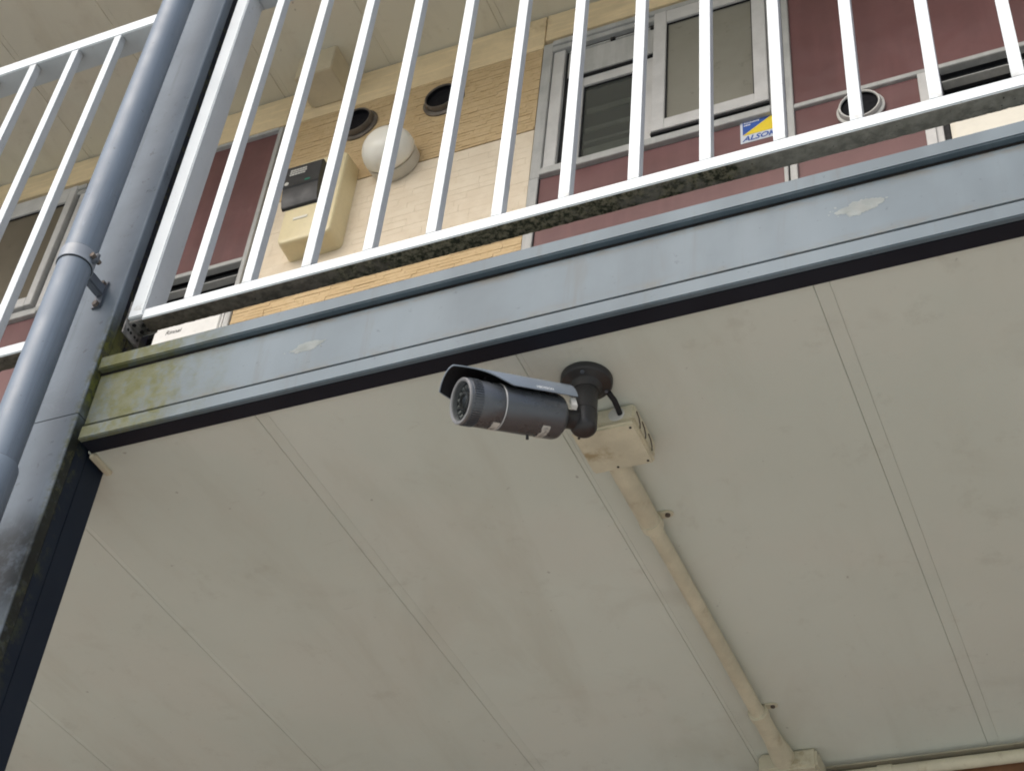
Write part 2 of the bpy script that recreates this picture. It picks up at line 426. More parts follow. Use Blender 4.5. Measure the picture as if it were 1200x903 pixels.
# ------------------------------------------------------------------ setting
def sheet(name, x0, x1, y0, y1, z, mat):
    bm = BM(); n = 12
    vs = [[bm.verts.new((x0 + (x1 - x0) * i / n, y0 + (y1 - y0) * j / n, z)) for j in range(n + 1)] for i in range(n + 1)]
    for i in range(n):
        for j in range(n): bm.faces.new((vs[i][j], vs[i + 1][j], vs[i + 1][j + 1], vs[i][j + 1]))
    o = obj(name, bm, mat); o['kind'] = 'structure'; return o
sheet("ground", -300, 300, -300, 300, 0, 'concrete')
o = bobj("walkway_floor", 'slab', None, (-6, 3, 1.440, 2.70, 3.135, 3.26)); o['kind'] = 'structure'
o = bobj("upper_roof_slab", 'slab', None, (-6, 3, 1.40, 2.70, 5.972, 6.12)); o['kind'] = 'structure'

def soffit(z, y0, y1, xs, name, label, jw, jmat='roof_soffit', clip=None):
    t = thing(name, label, 'ceiling', (xs[0], y0, z))
    for a, b in zip(xs, xs[1:]):
        x0, x1 = a + jw / 2 + .0006, b - jw / 2 - .0006
        boxes = [(x0, x1, y0, y1, z, z + .012)]
        bobj("soffit_panel", jmat, t, *boxes, bevel=.0008)
    for a in xs[1:-1]:
        bobj("joint_strip", jmat, t, (a - jw / 2, a + jw / 2, y0, y1, z + .0012, z + .011), bevel=.0008)
    return t
JL = [-2.018 - .4265 * k for k in range(6, 0, -1)] + [-2.0150, -1.5805, -1.1585, -.7320, -.3055] + [-.3055 + .4252 * k for k in range(1, 8)]
JW = [.012] * 6 + [.012, .011, .0195, .0075, .0215] + [.012] * 7
def lower_soffit():
    t = thing("walkway_soffit", "beige boarded soffit under the upper walkway carrying the security camera", 'ceiling', (-1, 1.43, ZS))
    y0, y1 = 1.4245, 2.664; g = .0004
    for k in range(len(JL) - 1):
        x0, x1 = JL[k] + JW[k] + .00012, JL[k + 1] - g
        bm = BM()
        if x0 < -1.461 < x1:      # notched round the column
            prism(bm, [(-1.4605, y0, ZS), (x1, y0, ZS), (x1, y1, ZS), (x0, y1, ZS), (x0, 1.4775, ZS), (-1.4605, 1.4775, ZS)], None, (0, 0, .012))
        else:
            box(bm, x0, x1, 1.4775 if -1.75 < x0 < -1.46 or -1.7 < x1 < -1.46 else y0, y1, ZS, ZS + .012)
        obj("soffit_panel", bm, 'soffit', t, bevel=.0006)
    for k in range(1, len(JL) - 1):
        a = JL[k]
        bobj("joint_strip", 'soffit', t, (a + g * .5, a + JW[k] - .00012, 1.4775 if -1.62 < a < -1.44 else y0, y1, ZS + .0005, ZS + .011), bevel=.0002)
    bobj("corner_trim", 'jbox', t, (-1.4585, -1.4475, 1.4275, 1.476, ZS - .008, ZS - .0005), bevel=.001)
    return t
lower_soffit()
xu = [-2.785 + .011 + .4133 * k for k in range(-6, 12)]
soffit(ZU, 1.40, W + .04, xu, "roof_soffit", "beige boarded ceiling above the upstairs walkway and its doors", .022)
o = bobj("eaves_fascia", 'steel', None, (-6, 3, 1.385, 1.399, 5.93, 6.14))
top(o, "grey steel fascia along the roof edge above the upstairs walkway", 'fascia')

# lower wall: brown tiles in running bond below the soffit
t = thing("ground_floor_wall", "brown tiled wall of the lower storey under the beige soffit", 'wall', (0, 2.674, 0))
bobj("wall_backing", 'slab', t, (-6, 3, 2.684, 2.80, 0, 3.13), bevel=0)
bm = BM()
for r_ in range(46):
    z1 = 3.098 - r_ * .067
    for k in range(-26, 14):
        x0 = k * .227 + (.1135 if r_ % 2 else 0)
        dy = random.uniform(0, .002)
        box(bm, x0 + .004, x0 + .223, 2.674 + dy, 2.686, z1 - .06, z1)
obj("brick", bm, 'brick', t, kind='stuff')

# ------------------------------------------------------------------ upstairs facade
fa = thing("apartment_facade", "upstairs facade of cream and ochre stone siding with maroon panels and a window", 'wall', (-1.5, W, 3.26))
bobj("wall_backing", 'inner', fa, (-6, 3, 2.95, 3.05, 3.26, 5.97), bevel=0)
def course(x0, x1, z0, z1, kind, slips=True):
    bobj("siding_board", kind, fa, (x0, x1, W, W + .03, z0, z1), bevel=.001)
    if not slips: return
    bm = BM(); z = z0 + .001; oc = kind == 'ochre'
    while z < z1 - .006:
        h = min(random.uniform(.0125, .0150) if oc else random.uniform(.022, .032), z1 - z - .0005)
        if z1 - z - h < .006: h = z1 - z - .0005
        x = x0 + .001 - random.uniform(0, .07)
        while x < x1 - .003:
            l = random.uniform(.055, .085) if oc else random.uniform(.10, .26)
            a, b = max(x, x0 + .001), min(x + l, x1 - .001)
            if b - a > .004:
                d = random.uniform(.0014, .0030) if oc else random.uniform(.0006, .0011)
                gap = random.choice((.0008, .0013, .0020)) if oc else random.choice((.0004, .0004, .0012))
                box(bm, a + .0005, b - .0005, W - d, W + .002, z, z + h - gap)
            x += l
        z += h
    obj("stone_slip", bm, kind + '_slip', fa, kind='stuff')
SX0, SX1 = -2.334, -1.3795
course(SX0, SX1, 5.351, 5.760, 'ochre'); course(SX0, SX1, 4.952, 5.350, 'cream'); course(SX0, SX1, 4.552, 4.951, 'ochre')
course(SX0, SX1, 3.26, 4.551, 'cream', False)
course(-3.108, -3.090, 3.26, 5.760, 'cream', False)
for a, b, h in ((-6, -3.1, 5.803), (-3.0985, SX0 + .003, 5.772), (SX0 + .0045, -1.3775, 5.7605), (-1.3755, 3, 5.797)):
    bobj("trim_board", 'trim', fa, (a, b - .0015, W - .004, W + .03, h, ZU - .006), bevel=.0015)
bobj("sealant_line", 'darkline', fa, (-6, 3, W + .004, W + .02, ZU - .007, ZU - .0005), bevel=0)

def window(x0, x1, fill_l, fill_r, left_dark, label, xm=None, headz=5.775):
    f = bobj("window", 'alu', fa, (x0, x0 + .033, W - .004, W + .06, 5.11, headz), (x1 - .04, x1, W - .004, W + .06, 5.11, headz),
             (x0 + .033, x1 - .04, W - .010, W + .06, 5.752, headz), (x0 + .033, x1 - .04, W - .004, W + .06, 5.728, 5.7515),
             (x0 + .033, x1 - .04, W - .012, W + .06, 5.112, 5.130), (x0 + .033, x1 - .04, W - .004, W + .06, 5.1305, 5.152), bevel=.0015, label=label)
    return f
def sash(f, x0, x1, z0, z1, y, st, br, tr, pane):
    s = bobj("sash", 'alu_light', f, (x0, x0 + st, y, y + .028, z0, z1), (x1 - st, x1, y, y + .028, z0, z1),
             (x0 + st + .0003, x1 - st - .0003, y + .001, y + .028, z0, z0 + br), (x0 + st + .0003, x1 - st - .0003, y + .001, y + .028, z1 - tr, z1))
    bobj("glazing_bead", 'black', f, (x0 + st, x0 + st + .004, y + .008, y + .012, z0 + br, z1 - tr), (x1 - st - .004, x1 - st, y + .008, y + .012, z0 + br, z1 - tr),
         (x0 + st + .004, x1 - st - .004, y + .008, y + .012, z0 + br, z0 + br + .004), (x0 + st + .004, x1 - st - .004, y + .008, y + .012, z1 - tr - .004, z1 - tr), bevel=0)
    bobj("pane", pane, f, (x0 + st, x1 - st, y + .013, y + .018, z0 + br, z1 - tr), bevel=0)
# window in the middle: left half open behind clear glass, right sash frosted
wf = window(-1.378, -.612, None, None, True, "aluminium sliding window with one clear and one frosted pane")
bobj("jamb_cover", 'alu_light', wf, (-1.343, -1.304, W + .0035, W + .05, 5.145, 5.727))
bobj("gasket", 'black', wf, (-1.3035, -1.290, W + .02, W + .05, 5.153, 5.727), (-1.2895, -1.004, W + .012, W + .05, 5.7005, 5.7275),
     (-1.004, -.6525, W - .009, W + .03, 5.1570, 5.1650), bevel=0)
bobj("head_rail", 'alu', wf, (-1.2895, -1.004, W + .004, W + .05, 5.574, 5.6995), (-1.2895, -1.004, W + .0045, W + .014, 5.7045, 5.7125))
bobj("gasket", 'black', wf, (-1.2895, -1.004, W + .008, W + .05, 5.5685, 5.5738), bevel=0)
sash(wf, -1.2895, -.985, 5.1535, 5.568, W + .016, .052, .024, .042, 'glass')
sash(wf, -1.0015, -.6535, 5.1655, 5.748, W - .014, .040, .046, .060, 'frost')
bobj("roller", 'black', wf, (-1.150, -1.135, W - .002, W + .01, 5.698, 5.712), bevel=.001)
bobj("roller", 'black', wf, (-1.018, -1.006, W - .002, W + .01, 5.694, 5.710), bevel=.001)
bobj("interior_box", 'inner', wf, (-1.37, -.62, W + .26, W + .28, 5.11, 5.78), bevel=0)
for z0, z1, dy in ((5.405, 5.432, .037), (5.318, 5.338, .037), (5.262, 5.274, .037), (5.196, 5.240, .037)):
    bobj("blind_slat", 'fabric', wf, (-1.23, -.99, W + dy, W + dy + .006, z0, z1), bevel=.001)
pn = bobj("maroon_panel", 'maroon', fa, (-1.3455, -.624, W + .004, W + .02, 3.28, 5.1095), bevel=.001)
bobj("panel_frame", 'alu', fa, (-1.378, -1.3475, W - .006, W + .03, 3.26, 5.1085), (-.6225, -.6115, W - .006, W + .03, 3.26, 5.1085))
bobj("panel_gap", 'black', fa, (-1.3473, -1.3457, W + .001, W + .01, 3.28, 5.107), (-.6113, -.6062, W + .006, W + .03, 3.26, 5.112), bevel=0)

# window at the left, behind the downpipe
wl = window(-3.95, -3.110, None, None, False, "left aluminium window with brown frosted glass", headz=5.774)
sash(wl, -3.62, -3.187, 5.1655, 5.772, W - .014, .029, .043, .078, 'frost_brown')
sash(wl, -3.91, -3.605, 5.1655, 5.74, W + .016, .029, .043, .05, 'frost_brown')
bobj("gasket", 'black', wl, (-3.1865, -3.172, W + .01, W + .03, 5.153, 5.75), (-3.62, -3.187, W + .008, W + .03, 5.1525, 5.1645), bevel=0)
bobj("jamb_cover", 'alu_light', wl, (-3.1715, -3.1505, W - .002, W + .04, 5.153, 5.75))
bobj("maroon_panel", 'maroon', fa, (-3.94, -3.125, W + .004, W + .02, 3.28, 5.1095), bevel=.001)
bobj("panel_frame", 'alu', fa, (-3.124, -3.1105, W - .006, W + .03, 3.26, 5.1085))
bobj("maroon_panel", 'maroon', fa, (-6, -3.96, W + .004, W + .02, 3.28, 5.80), bevel=.001)

# pipe-shaft cupboards: maroon door above, slot and water heater below
def shaft(x0, x1, flip, label):
    xr = x1
    s = bobj("service_cupboard", 'alu', fa, (x0, x0 + .019, W - .008, W + .25, 3.26, 5.76), (x1 - .017, x1, W - .008, W + .25, 3.26, 5.76),
             (x0 + .0195, x1 - .0175, W - .010, W + .03, 5.745 if not flip else 5.93, 5.7605 if not flip else 5.935), (x0 + .0195, x1 - .0175, W - .006, W + .02, 5.098 if not flip else 5.106, 5.1165 if not flip else 5.1235), label=label)
    return s
s1 = shaft(-3.088, -2.3355, False, "left cupboard with a maroon door above a white water heater")
bobj("maroon_panel", 'maroon', s1, (-3.068, -2.3535, W + .004, W + .02, 5.117, 5.7445), bevel=.001)
bobj("inner_back", 'inner', s1, (-3.068, -2.354, W + .20, W + .22, 3.26, 5.74), bevel=0)
bobj("louvre_edge", 'alu', s1, (-3.068, -2.354, W + .002, W + .03, 5.0435, 5.0475), bevel=.0008)
bobj("louvre", 'meter_black', s1, (-3.068, -2.354, W + .03, W + .045, 5.049, 5.097), (-3.068, -2.354, W + .05, W + .07, 4.93, 5.040), bevel=.001)
s2 = shaft(-.6055, .62, True, "right cupboard with a large maroon door and a vent")
bobj("maroon_panel", 'maroon', s2, (-.586, .0, W + .004, W + .02, 5.1245, 5.925), bevel=.001)
bobj("maroon_panel", 'maroon', s2, (.002, .60, W + .004, W + .02, 5.1245, 5.925), bevel=.001)
bobj("maroon_panel", 'maroon', s2, (-.586, -.2505, W + .004, W + .02, 3.28, 5.1055), bevel=.001)
bobj("mullion", 'alu_light', s2, (-.2495, -.2235, W - .008, W + .04, 3.26, 5.1055), (-.2233, -.2055, W + .002, W + .04, 3.26, 5.105))
bobj("gasket", 'black', s2, (-.2053, -.1905, W + .012, W + .05, 3.26, 5.104), bevel=0)
bobj("inner_back", 'inner', s2, (-.25, .60, W + .20, W + .22, 3.26, 5.10), bevel=0)
bobj("louvre_edge", 'alu', s2, (-.1903, .60, W + .002, W + .03, 5.0535, 5.0575), bevel=.0008)
bobj("louvre", 'meter_black', s2, (-.19, .60, W + .03, W + .045, 5.059, 5.104), (-.19, .60, W + .05, W + .07, 4.95, 5.050), bevel=.001)
bobj("maroon_panel", 'maroon', fa, (.625, 3, W + .004, W + .02, 3.28, 5.79), bevel=.001)

# ------------------------------------------------------------------ things on the facade
def heater(x0, x1, zt, mat, label, txt=None):
    t = thing("water_heater", label, 'water heater', ((x0 + x1) / 2, W, 3.7), 'water heaters in the cupboards')
    bobj("casing", mat, t, (x0, x1, W + .008, W + .18, 4.15, zt), bevel=.006)
    bobj("front_panel", mat, t, (x0 + .012, x1 - .012, W + .002, W + .008, 4.20, zt - .03), bevel=.002)
    if txt:
        text_mesh(txt, .0235, lambda x, y: Vector((-2.575 + x, W + .0014, 4.8455 + y)), "lettering", 'ink', t, shear=.25, bold=.0003)
    return t
heater(-2.628, -2.369, 4.93, 'heater', "white water heater in the left cupboard with small grey lettering", "Rinnai")
heater(-.188, .30, 4.95, 'heater_cream', "cream water heater in the right cupboard below a dark slot")

def vent(cx, cz, rf, ro, yo, metal, label, name="vent_pipe"):
    t = thing(name, label, 'vent', (cx, W, cz), 'round vent pipes on the facade')
    bm = BM(); lathe(bm, (cx, W - .001, cz), (0, -1, 0), [(0, 0), (0, rf), (.006, rf), (.009, rf * .93), (.010, ro + .002)], 40)
    obj("flange", bm, metal, t)
    L = W - yo
    bm = BM(); lathe(bm, (cx, W - .004, cz), (0, -1, 0), [(0, ro), (L - .003, ro), (L, ro - .0015), (L, ro - .0045), (L - .002, ro - .006), (0, ro - .006)], 40)
    obj("collar", bm, metal, t)
    bm = BM(); lathe(bm, (cx, W - .011, cz), (0, -1, 0), [(0, 0), (0, ro - .0056), (.001, ro - .0056), (.001, 0)], 40)
    obj("duct", bm, 'duct', t)  # black disc: darkness inside the pipe put in as colour
    bm = BM(); lathe(bm, (cx, W - .012, cz), (0, -1, 0), [(0, ro - .0062), (L - .013, ro - .0062)], 40)
    obj("pipe_inner_shade", bm, 'duct', t)
    return t
vent(-1.718, 5.635, .073, .059, 2.630, 'vent_metal', "round metal vent pipe high on the ochre siding right of the wall lamp")
vent(-2.032, 5.641, .073, .059, 2.627, 'vent_metal', "round metal vent pipe above left of the globe wall lamp")
vent(-.4062, 5.027, .065, .0565, 2.634, 'vent_white', "pale round vent pipe on the maroon cupboard panel")

# globe wall lamp
t = thing("wall_lamp", "milky white globe wall lamp on the stone siding", 'lamp', (-1.85, W, 5.37))
bm = BM(); lathe(bm, (-1.851, W - .004, 5.368), (0, -1, 0), [(0, 0), (0, .082), (.034, .0835), (.037, .082), (.037, 0)], 48); obj("lamp_base", bm, 'lamp_base', t)
bm = BM(); prof = [(.0375, .074), (.039, .081)]
for i in range(0, 15):
    a = R(90 * i / 14); prof.append((.045 + .080 * math.sin(a) ** .9, .0865 * math.cos(a) ** .85 if i < 14 else 0))
lathe(bm, (-1.852, W - .004, 5.3735), (0, -1, 0), prof, 48); obj("lamp_globe", bm, 'globe', t, sharp=80)

# electricity meter: cream rounded box with black reader on the front
t = thing("electricity_meter", "cream plastic electricity meter box with a black reader on its front", 'meter', (-2.085, W, 5.03))
bm = BM(); pol = rrect(-2.178, -1.988, 5.03, 5.415, .022, 6)
n = len(pol); rows = []
for yy, k in ((W, 1.0), (2.592, .985), (2.583, .972), (2.578, .955), (2.576, .93)):
    rows.append([bm.verts.new((-2.083 + (x + 2.083) * k, yy, 5.222 + (z - 5.222) * (1 - (1 - k) * .7))) for x, z in pol])
for a, b in zip(rows, rows[1:]):
    for i in range(n): bm.faces.new((a[i], a[(i + 1) % n], b[(i + 1) % n], b[i]))
bm.faces.new(rows[-1]); obj("meter_case", bm, 'meter', t)
bobj("name_plate", 'heater_cream', t, (-2.135, -2.085, 2.5735, 2.577, 5.128, 5.140), bevel=.001)
bm = BM(); pr = [(2.5765, 5.185), (2.566, 5.190), (2.556, 5.215), (2.550, 5.250), (2.5495, 5.262), (2.5465, 5.2645), (2.5465, 5.360), (2.552, 5.366), (2.5765, 5.366)]
prism(bm, [(-2.184, y, z) for y, z in pr], None, (.128, 0, 0)); rd = obj("meter_reader", bm, 'meter_black', t, bevel=.0012)
bm = BM()
for k in range(3):
    x = -2.168
    while x < -2.112 - .008 * (k == 2):
        l = random.uniform(.004, .010); box(bm, x, x + l, 2.5458, 2.5466, 5.338 - k * .0105, 5.345 - k * .0105); x += l + .0015
obj("printed_lines", bm, 'label', rd)
bm = BM(); lathe(bm, (-2.172, 2.5466, 5.281), (0, -1, 0), [(0, .008), (.0008, .008), (.0008, 0)], 16); obj("seal_dot", bm, 'label', rd)
bobj("green_mark", 'green', rd, (-2.106, -2.088, 2.5458, 2.5466, 5.276, 5.283), bevel=0)

# ceiling duct cover
t = thing("duct_cover", "beige boxed duct cover in the corner of wall and ceiling", 'duct cover', (-2.16, 2.585, ZU))
bobj("cover", 'duct_box', t, (-2.228, -2.094, 2.516, W - .005, 5.814, ZU - .001), bevel=.003)
bobj("side_cheek", 'duct_box', t, (-2.2405, -2.2285, 2.522, W - .005, 5.822, ZU - .001), bevel=.002)

# security sticker
t = thing("security_sticker", "blue and yellow security company sticker on the maroon panel under the window", 'sticker', (-.69, W, 5.07))
y = W + .0025
bobj("sticker_sheet", 'sticker', t, (-.741, -.632, y, y + .0012, 5.0215, 5.130), bevel=0)
def tri(name, mat, pts, dy=.0009):
    bm = BM(); prism(bm, [(x, y - dy, z) for x, z in pts], None, (0, .0006, 0)); return obj(name, bm, mat, t)
tri("blue_field", 'blue', [(-.734, 5.056), (-.734, 5.1235), (-.6385, 5.1235)])
tri("yellow_field", 'yellow', [(-.734, 5.0535), (-.6385, 5.1215), (-.6385, 5.0535)])
text_mesh("ALSOK", .0285, lambda x, yy: Vector((-.7345 + x * 1.03, y - .0011, 5.0275 + yy)), "lettering", 'blue', t, shear=.3, bold=.0007)
bm = BM()
for k, (l, zz) in enumerate(((.046, 5.1115), (.042, 5.1025), (.018, 5.0925))):
    x = -.730
    while x < -.730 + l:
        a = random.uniform(.002, .0045); hh = random.choice((.004, .0055))
        box(bm, x, x + a, y - .0016, y - .0009, zz, zz + hh)
        if random.random() < .5: box(bm, x - .0006, x + a + .0006, y - .0017, y - .0010, zz + .002, zz + .0032)
        x += a + .0012
obj("small_print", bm, 'white', t)

# ------------------------------------------------------------------ steel beam
t = thing("steel_beam", "blue grey steel edge beam of the walkway with moss at its column end", 'beam', (-.7, YR, 3.10))
XB0, XB1 = -1.4600, 3
bobj("top_plate", 'steel', t, (XB0 - .001, XB1, YR, 1.47, 3.252, 3.2795), bevel=.002)
bobj("web", 'steel', t, (XB0, XB1, 1.3965, 1.43, 3.1425, 3.2512), bevel=.001)
bobj("bottom_flange", 'steel', t, (XB0 + .0085, XB1, YR, 1.395, 3.102, 3.1285), bevel=.0016)
bobj("recess", 'darkline', t, (XB0 + .002, XB1, 1.402, 1.43, 3.125, 3.1422), bevel=0)
bobj("shaded_underside", 'steel_shade', t, (XB0 + .0085, XB1, 1.3952, 1.4235, 3.1028, 3.124), bevel=.001)  # dark strip painting in the shaded underside of the flange
bobj("dark_line", 'darkline', t, (XB0, XB1, 1.3958, 1.3975, 3.2462, 3.2511), bevel=0)  # near-black strip along the web just under the top plate
for (cx, cz, rx, rz, rot, sd) in ((-.2285, 3.2025, .029, .0125, .05, 1), (-1.069, 3.197, .027, .0095, .12, 5)):
    bm = BM(); pts = []
    for i in range(90):
        a = 2 * math.pi * i / 90
        k = 1 + .36 * noise.noise(Vector((math.cos(a) * 1.6 + sd * 7, math.sin(a) * 1.6, sd))) + .18 * noise.noise(Vector((math.cos(a) * 5, math.sin(a) * 5 + sd, 3))) + .16 * noise.noise(Vector((math.cos(a) * 14, math.sin(a) * 14 + sd, 8)))
        px, pz = rx * k * math.cos(a), rz * k * math.sin(a)
        pts.append((cx + px, cz + pz + px * rot))
    for q in range(7):
        fa_ = random.uniform(0, 6.28); fr2 = random.uniform(1.05, 1.5); fx, fz = cx + rx * fr2 * math.cos(fa_), cz + rz * fr2 * math.sin(fa_)
        rr = random.uniform(.0006, .0022); prism(bm, [(fx + rr * random.uniform(.6, 1.3) * math.cos(a), 1.3964, fz + rr * random.uniform(.5, 1.1) * math.sin(a)) for a in [k * 6.283 / 7 for k in range(7)]], None, (0, .0006, 0))
    c = bm.verts.new((cx, 1.3955, cz)); vs = [bm.verts.new((x, 1.3963, z)) for x, z in pts]
    for i in range(90): bm.faces.new((c, vs[i], vs[(i + 1) % 90]))
    obj("filler_patch", bm, 'patch', t, label="whitish patch of filler on the beam web")

# ------------------------------------------------------------------ column
t = thing("steel_column", "grey steel column behind the downpipe with a mossy right edge", 'column', (-1.525, 1.43, 0))
def colface(z0, z1):
    bm = BM()
    x0, x1, y0, r = -1.588, -1.4625, 1.379, .0035
    prof = [(x0, 1.388), (x0, y0 + .004), (x0 + .004, y0)]
    for i in range(7):
        a = R(-90 + 90 * i / 6); prof.append((x1 - r + r * math.cos(a), y0 + r + r * math.sin(a)))
    prof += [(x1, 1.4005), (x1 - .004, 1.4005), (x1 - .004, 1.3885)]
    prism(bm, [(x, y_, z0) for x, y_ in prof], None, (0, 0, z1 - z0)); return obj("front_plate", bm, 'column', t, sharp=50)
colface(0, 3.1535); colface(3.1555, 6.3)
bobj("column_core", 'column_shade', t, (-1.586, -1.4635, 1.4010, 1.4285, 0, 6.3), (-1.586, -1.468, 1.3890, 1.4005, 0, 6.3), (-1.586, -1.4645, 1.4292, 1.475, 0, 6.3), bevel=.001)
bobj("splice_seam", 'darkline', t, (-1.586, -1.464, 1.3805, 1.3885, 3.1532, 3.1558), bevel=0)

# ------------------------------------------------------------------ downpipe and its clip
PX, PY, PR = -1.5045, 1.303, .0285
t = thing("downpipe", "blue grey plastic rainwater downpipe running up in front of the column", 'pipe', (PX, PY, 0))
bm = BM(); lathe(bm, (PX, PY, 2.985), (0, 0, 1), [(0, 0), (0, PR), (3.2, PR), (3.2, 0)], 40); obj("upper_pipe", bm, 'pipe', t)
bm = BM(); lathe(bm, (PX, PY, 0), (0, 0, 1), [(0, 0), (0, PR), (2.90, PR), (2.90, 0)], 40); obj("lower_pipe", bm, 'pipe', t)
bm = BM(); lathe(bm, (PX, PY, 2.865), (0, 0, 1), [(0, PR), (0, PR + .0035), (.004, PR + .005), (.128, PR + .005), (.134, PR + .003), (.134, PR)], 40); obj("coupling", bm, 'pipe', t)
bm = BM(); lathe(bm, (PX, PY, 2.9985), (0, 0, 1), [(0, PR), (0, PR + .0012), (.0022, PR + .0012), (.0022, PR)], 40); obj("coupling_lip", bm, 'black', t)
t = thing("pipe_clip", "metal pipe clip with two bolts holding the downpipe to the column", 'pipe clip', (PX, 1.379, 3.43))
bm = BM(); lathe(bm, (PX, PY, 3.424), (0, 0, 1), [(0, PR), (0, PR + .0028), (.027, PR + .0028), (.027, PR)], 40); obj("band", bm, 'band', t)
bm = BM()
for zz in (3.4225, 3.4515): lathe(bm, (PX, PY, zz), (0, 0, 1), [(0, PR), (0, PR + .0012), (.0014, PR + .0012), (.0014, PR)], 40)
obj("band_edge", bm, 'black', t)
bobj("arm", 'bracket', t, (PX - .008, PX + .008, PY + PR, 1.3755, 3.425, 3.447), bevel=.002)
bobj("base_plate", 'bracket', t, (PX - .010, PX + .010, 1.3752, 1.3788, 3.398, 3.460), bevel=.0015)
for zz in (3.4055, 3.4535):
    bm = BM(); lathe(bm, (PX, 1.3752, zz), (0, -1, 0), [(0, 0), (0, .0062), (.0045, .0062), (.0055, .005), (.0055, 0)], 6); obj("bolt", bm, 'rust', t)
bobj("lug", 'bracket', t, (PX + PR, PX + PR + .013, PY + .001, PY + .0085, 3.428, 3.447), bevel=.0015)
bm = BM(); cyl(bm, (PX + PR + .0065, PY - .006, 3.4375), (PX + PR + .0065, PY + .016, 3.4375), .0045, 10); obj("bolt", bm, 'rust', t)

# ------------------------------------------------------------------ railings
def railing(x0, x1, xb, label, post_side):
    t = thing("balcony_railing", label, 'railing', ((x0 + x1) / 2, YR, 3.28), 'white railings along the upstairs walkway')
    bobj("handrail", 'rail', t, (x0, x1, YR, 1.4385, 4.3005, 4.336), bevel=.0022)
    bobj("lower_rail", 'rail', t, (x0, x1, YR, 1.4165, 3.3485, 3.3727), bevel=.0018)
    bm = BM(); box(bm, -.00875, .00875, YR + .0006, YR + .0176, 3.3727, 4.3003); first = None
    for zz, sg in ((3.3727, 1), (4.3003, -1)):
        for q in range(14):
            a = 2 * math.pi * q / 14; kx = max(-1, min(1, 1.5 * math.cos(a))); ky = max(-1, min(1, 1.5 * math.sin(a)))
            if ky < -.5: continue
            cx, cy, rr = .0089 * kx, YR + .0091 + .0084 * ky, random.uniform(.0013, .0023)
            box(bm, cx - rr, cx + rr, max(cy - rr, YR + .0008), cy + rr, min(zz, zz + sg * rr * .9), max(zz, zz + sg * rr * .9))
    for k, xx in enumerate(xb):
        if first is None:
            for v in bm.verts: v.co.x += xx
            first = obj("baluster", bm, 'rail', t, bevel=.001); fx = xx
        else:
            c = first.copy(); COL.objects.link(c); c.parent = t; c.location = (xx - fx, 0, 0)
    return t
B0 = (-.95919509) * 1.38535197 + .00875
t = railing(-1.4045, 3, [B0 + .11 * k for k in range(39)], "white vertical bar railing above the beam with a mossy underside", 1)
bobj("post", 'rail', t, (-1.4345, -1.405, YR - .0006, 1.4315, 3.3585, 4.3002), (-1.4345, -1.4047, YR - .0008, 1.4383, 4.3004, 4.3362), bevel=.0018)
bobj("end_bracket", 'grime', t, (-1.4378, -1.4350, YR, 1.4300, 3.330, 3.40), bevel=.0006)
bobj("bracket_web", 'grime', t, (-1.4348, -1.400, YR + .006, 1.426, 3.3545, 3.3582), bevel=.0006)
for (xx, yy) in ((-1.4275, 1.398), (-1.412, 1.403), (-1.410, 1.415), (-1.424, 1.416)):
    bm = BM(); cyl(bm, (xx, yy, 3.3525), (xx, yy, 3.3547), .0035, 8); obj("screw", bm, 'black', t)
for yy in (1.395, 1.403, 1.414, 1.422):
    bm = BM(); cyl(bm, (-1.4352, yy, 3.343), (-1.4338, yy, 3.343), .0026, 8); obj("screw", bm, 'black', t)
def crust(x0, x1, t):
    bm = BM(); nx, ny = int((x1 - x0) / .0026), 12; g = []
    for i in range(nx + 1):
        x = x0 + (x1 - x0) * i / nx; row = []
        thick = min(1, max(.25, 1 - (x + .75) / .5)) if x > -.75 else 1
        e = .0007 * noise.noise(Vector((x * 70, 0, 5))) + .0006 * noise.noise(Vector((x * 260, 0, 9)))
        for j in range(ny + 1):
            f = j / ny; y = YR + .0016 + f * (.0300 + e)
            edge = min(1, f * 5, (1 - f) * 4)
            h = max(0, .0007 + .0013 * noise.noise(Vector((x * 95, y * 95, 1))) + .0014 * noise.noise(Vector((x * 240, y * 240, 4)))) * edge * thick
            row.append(bm.verts.new((x, y, 3.3483 - .0002 - h)))
        g.append(row)
    for i in range(nx):
        for j in range(ny): bm.faces.new((g[i][j], g[i][j + 1], g[i + 1][j + 1], g[i + 1][j]))
    obj("moss_crust", bm, 'crust', t, kind='stuff', sharp=180)
crust(-1.404, .9, t)
t2 = railing(-6, -1.60, [-1.7355 - .1105 * k for k in range(30)], "white railing section left of the downpipe and column", -1)
bobj("post", 'rail', t2, (-1.632, -1.6005, YR - .0006, 1.4315, 3.3585, 4.3002), bevel=.0018)
crust(-2.4, -1.60, t2)

# ------------------------------------------------------------------ security camera
S = Vector((-.6545, 1.5055, 3.027)); A = Vector((-.6209, -.7399, -.2588)).normalized()
P = Vector((.7660, -.6428, 0)); P = (P - A * P.dot(A)).normalized(); U = A.cross(P).normalized()
if U.z < 0: U = -U
def at(t_, phi, r): return S + A * t_ + (U * math.cos(phi) + P * math.sin(phi)) * r
cm = thing("security_camera", "dark grey bullet security camera with sunshield fixed to the soffit", 'camera', (-.6545, 1.5055, ZS))
bm = BM(); lathe(bm, (-.6545, 1.5055, ZS - .0005), (0, 0, -1), [(0, 0), (0, .0375), (.007, .0375), (.0105, .0352), (.0125, .030), (.0150, .0235), (.021, .0205), (.025, .0190), (.025, 0)], 48); obj("mount_base", bm, 'camdark', cm)
for ang in (40, 160, 280):
    bm = BM(); c = Vector((-.6545 + .030 * math.cos(R(ang)), 1.5055 + .030 * math.sin(R(ang)), ZS - .0125)); cyl(bm, c, c - Vector((0, 0, .0022)), .0028, 10); obj("screw", bm, 'bracket', cm)
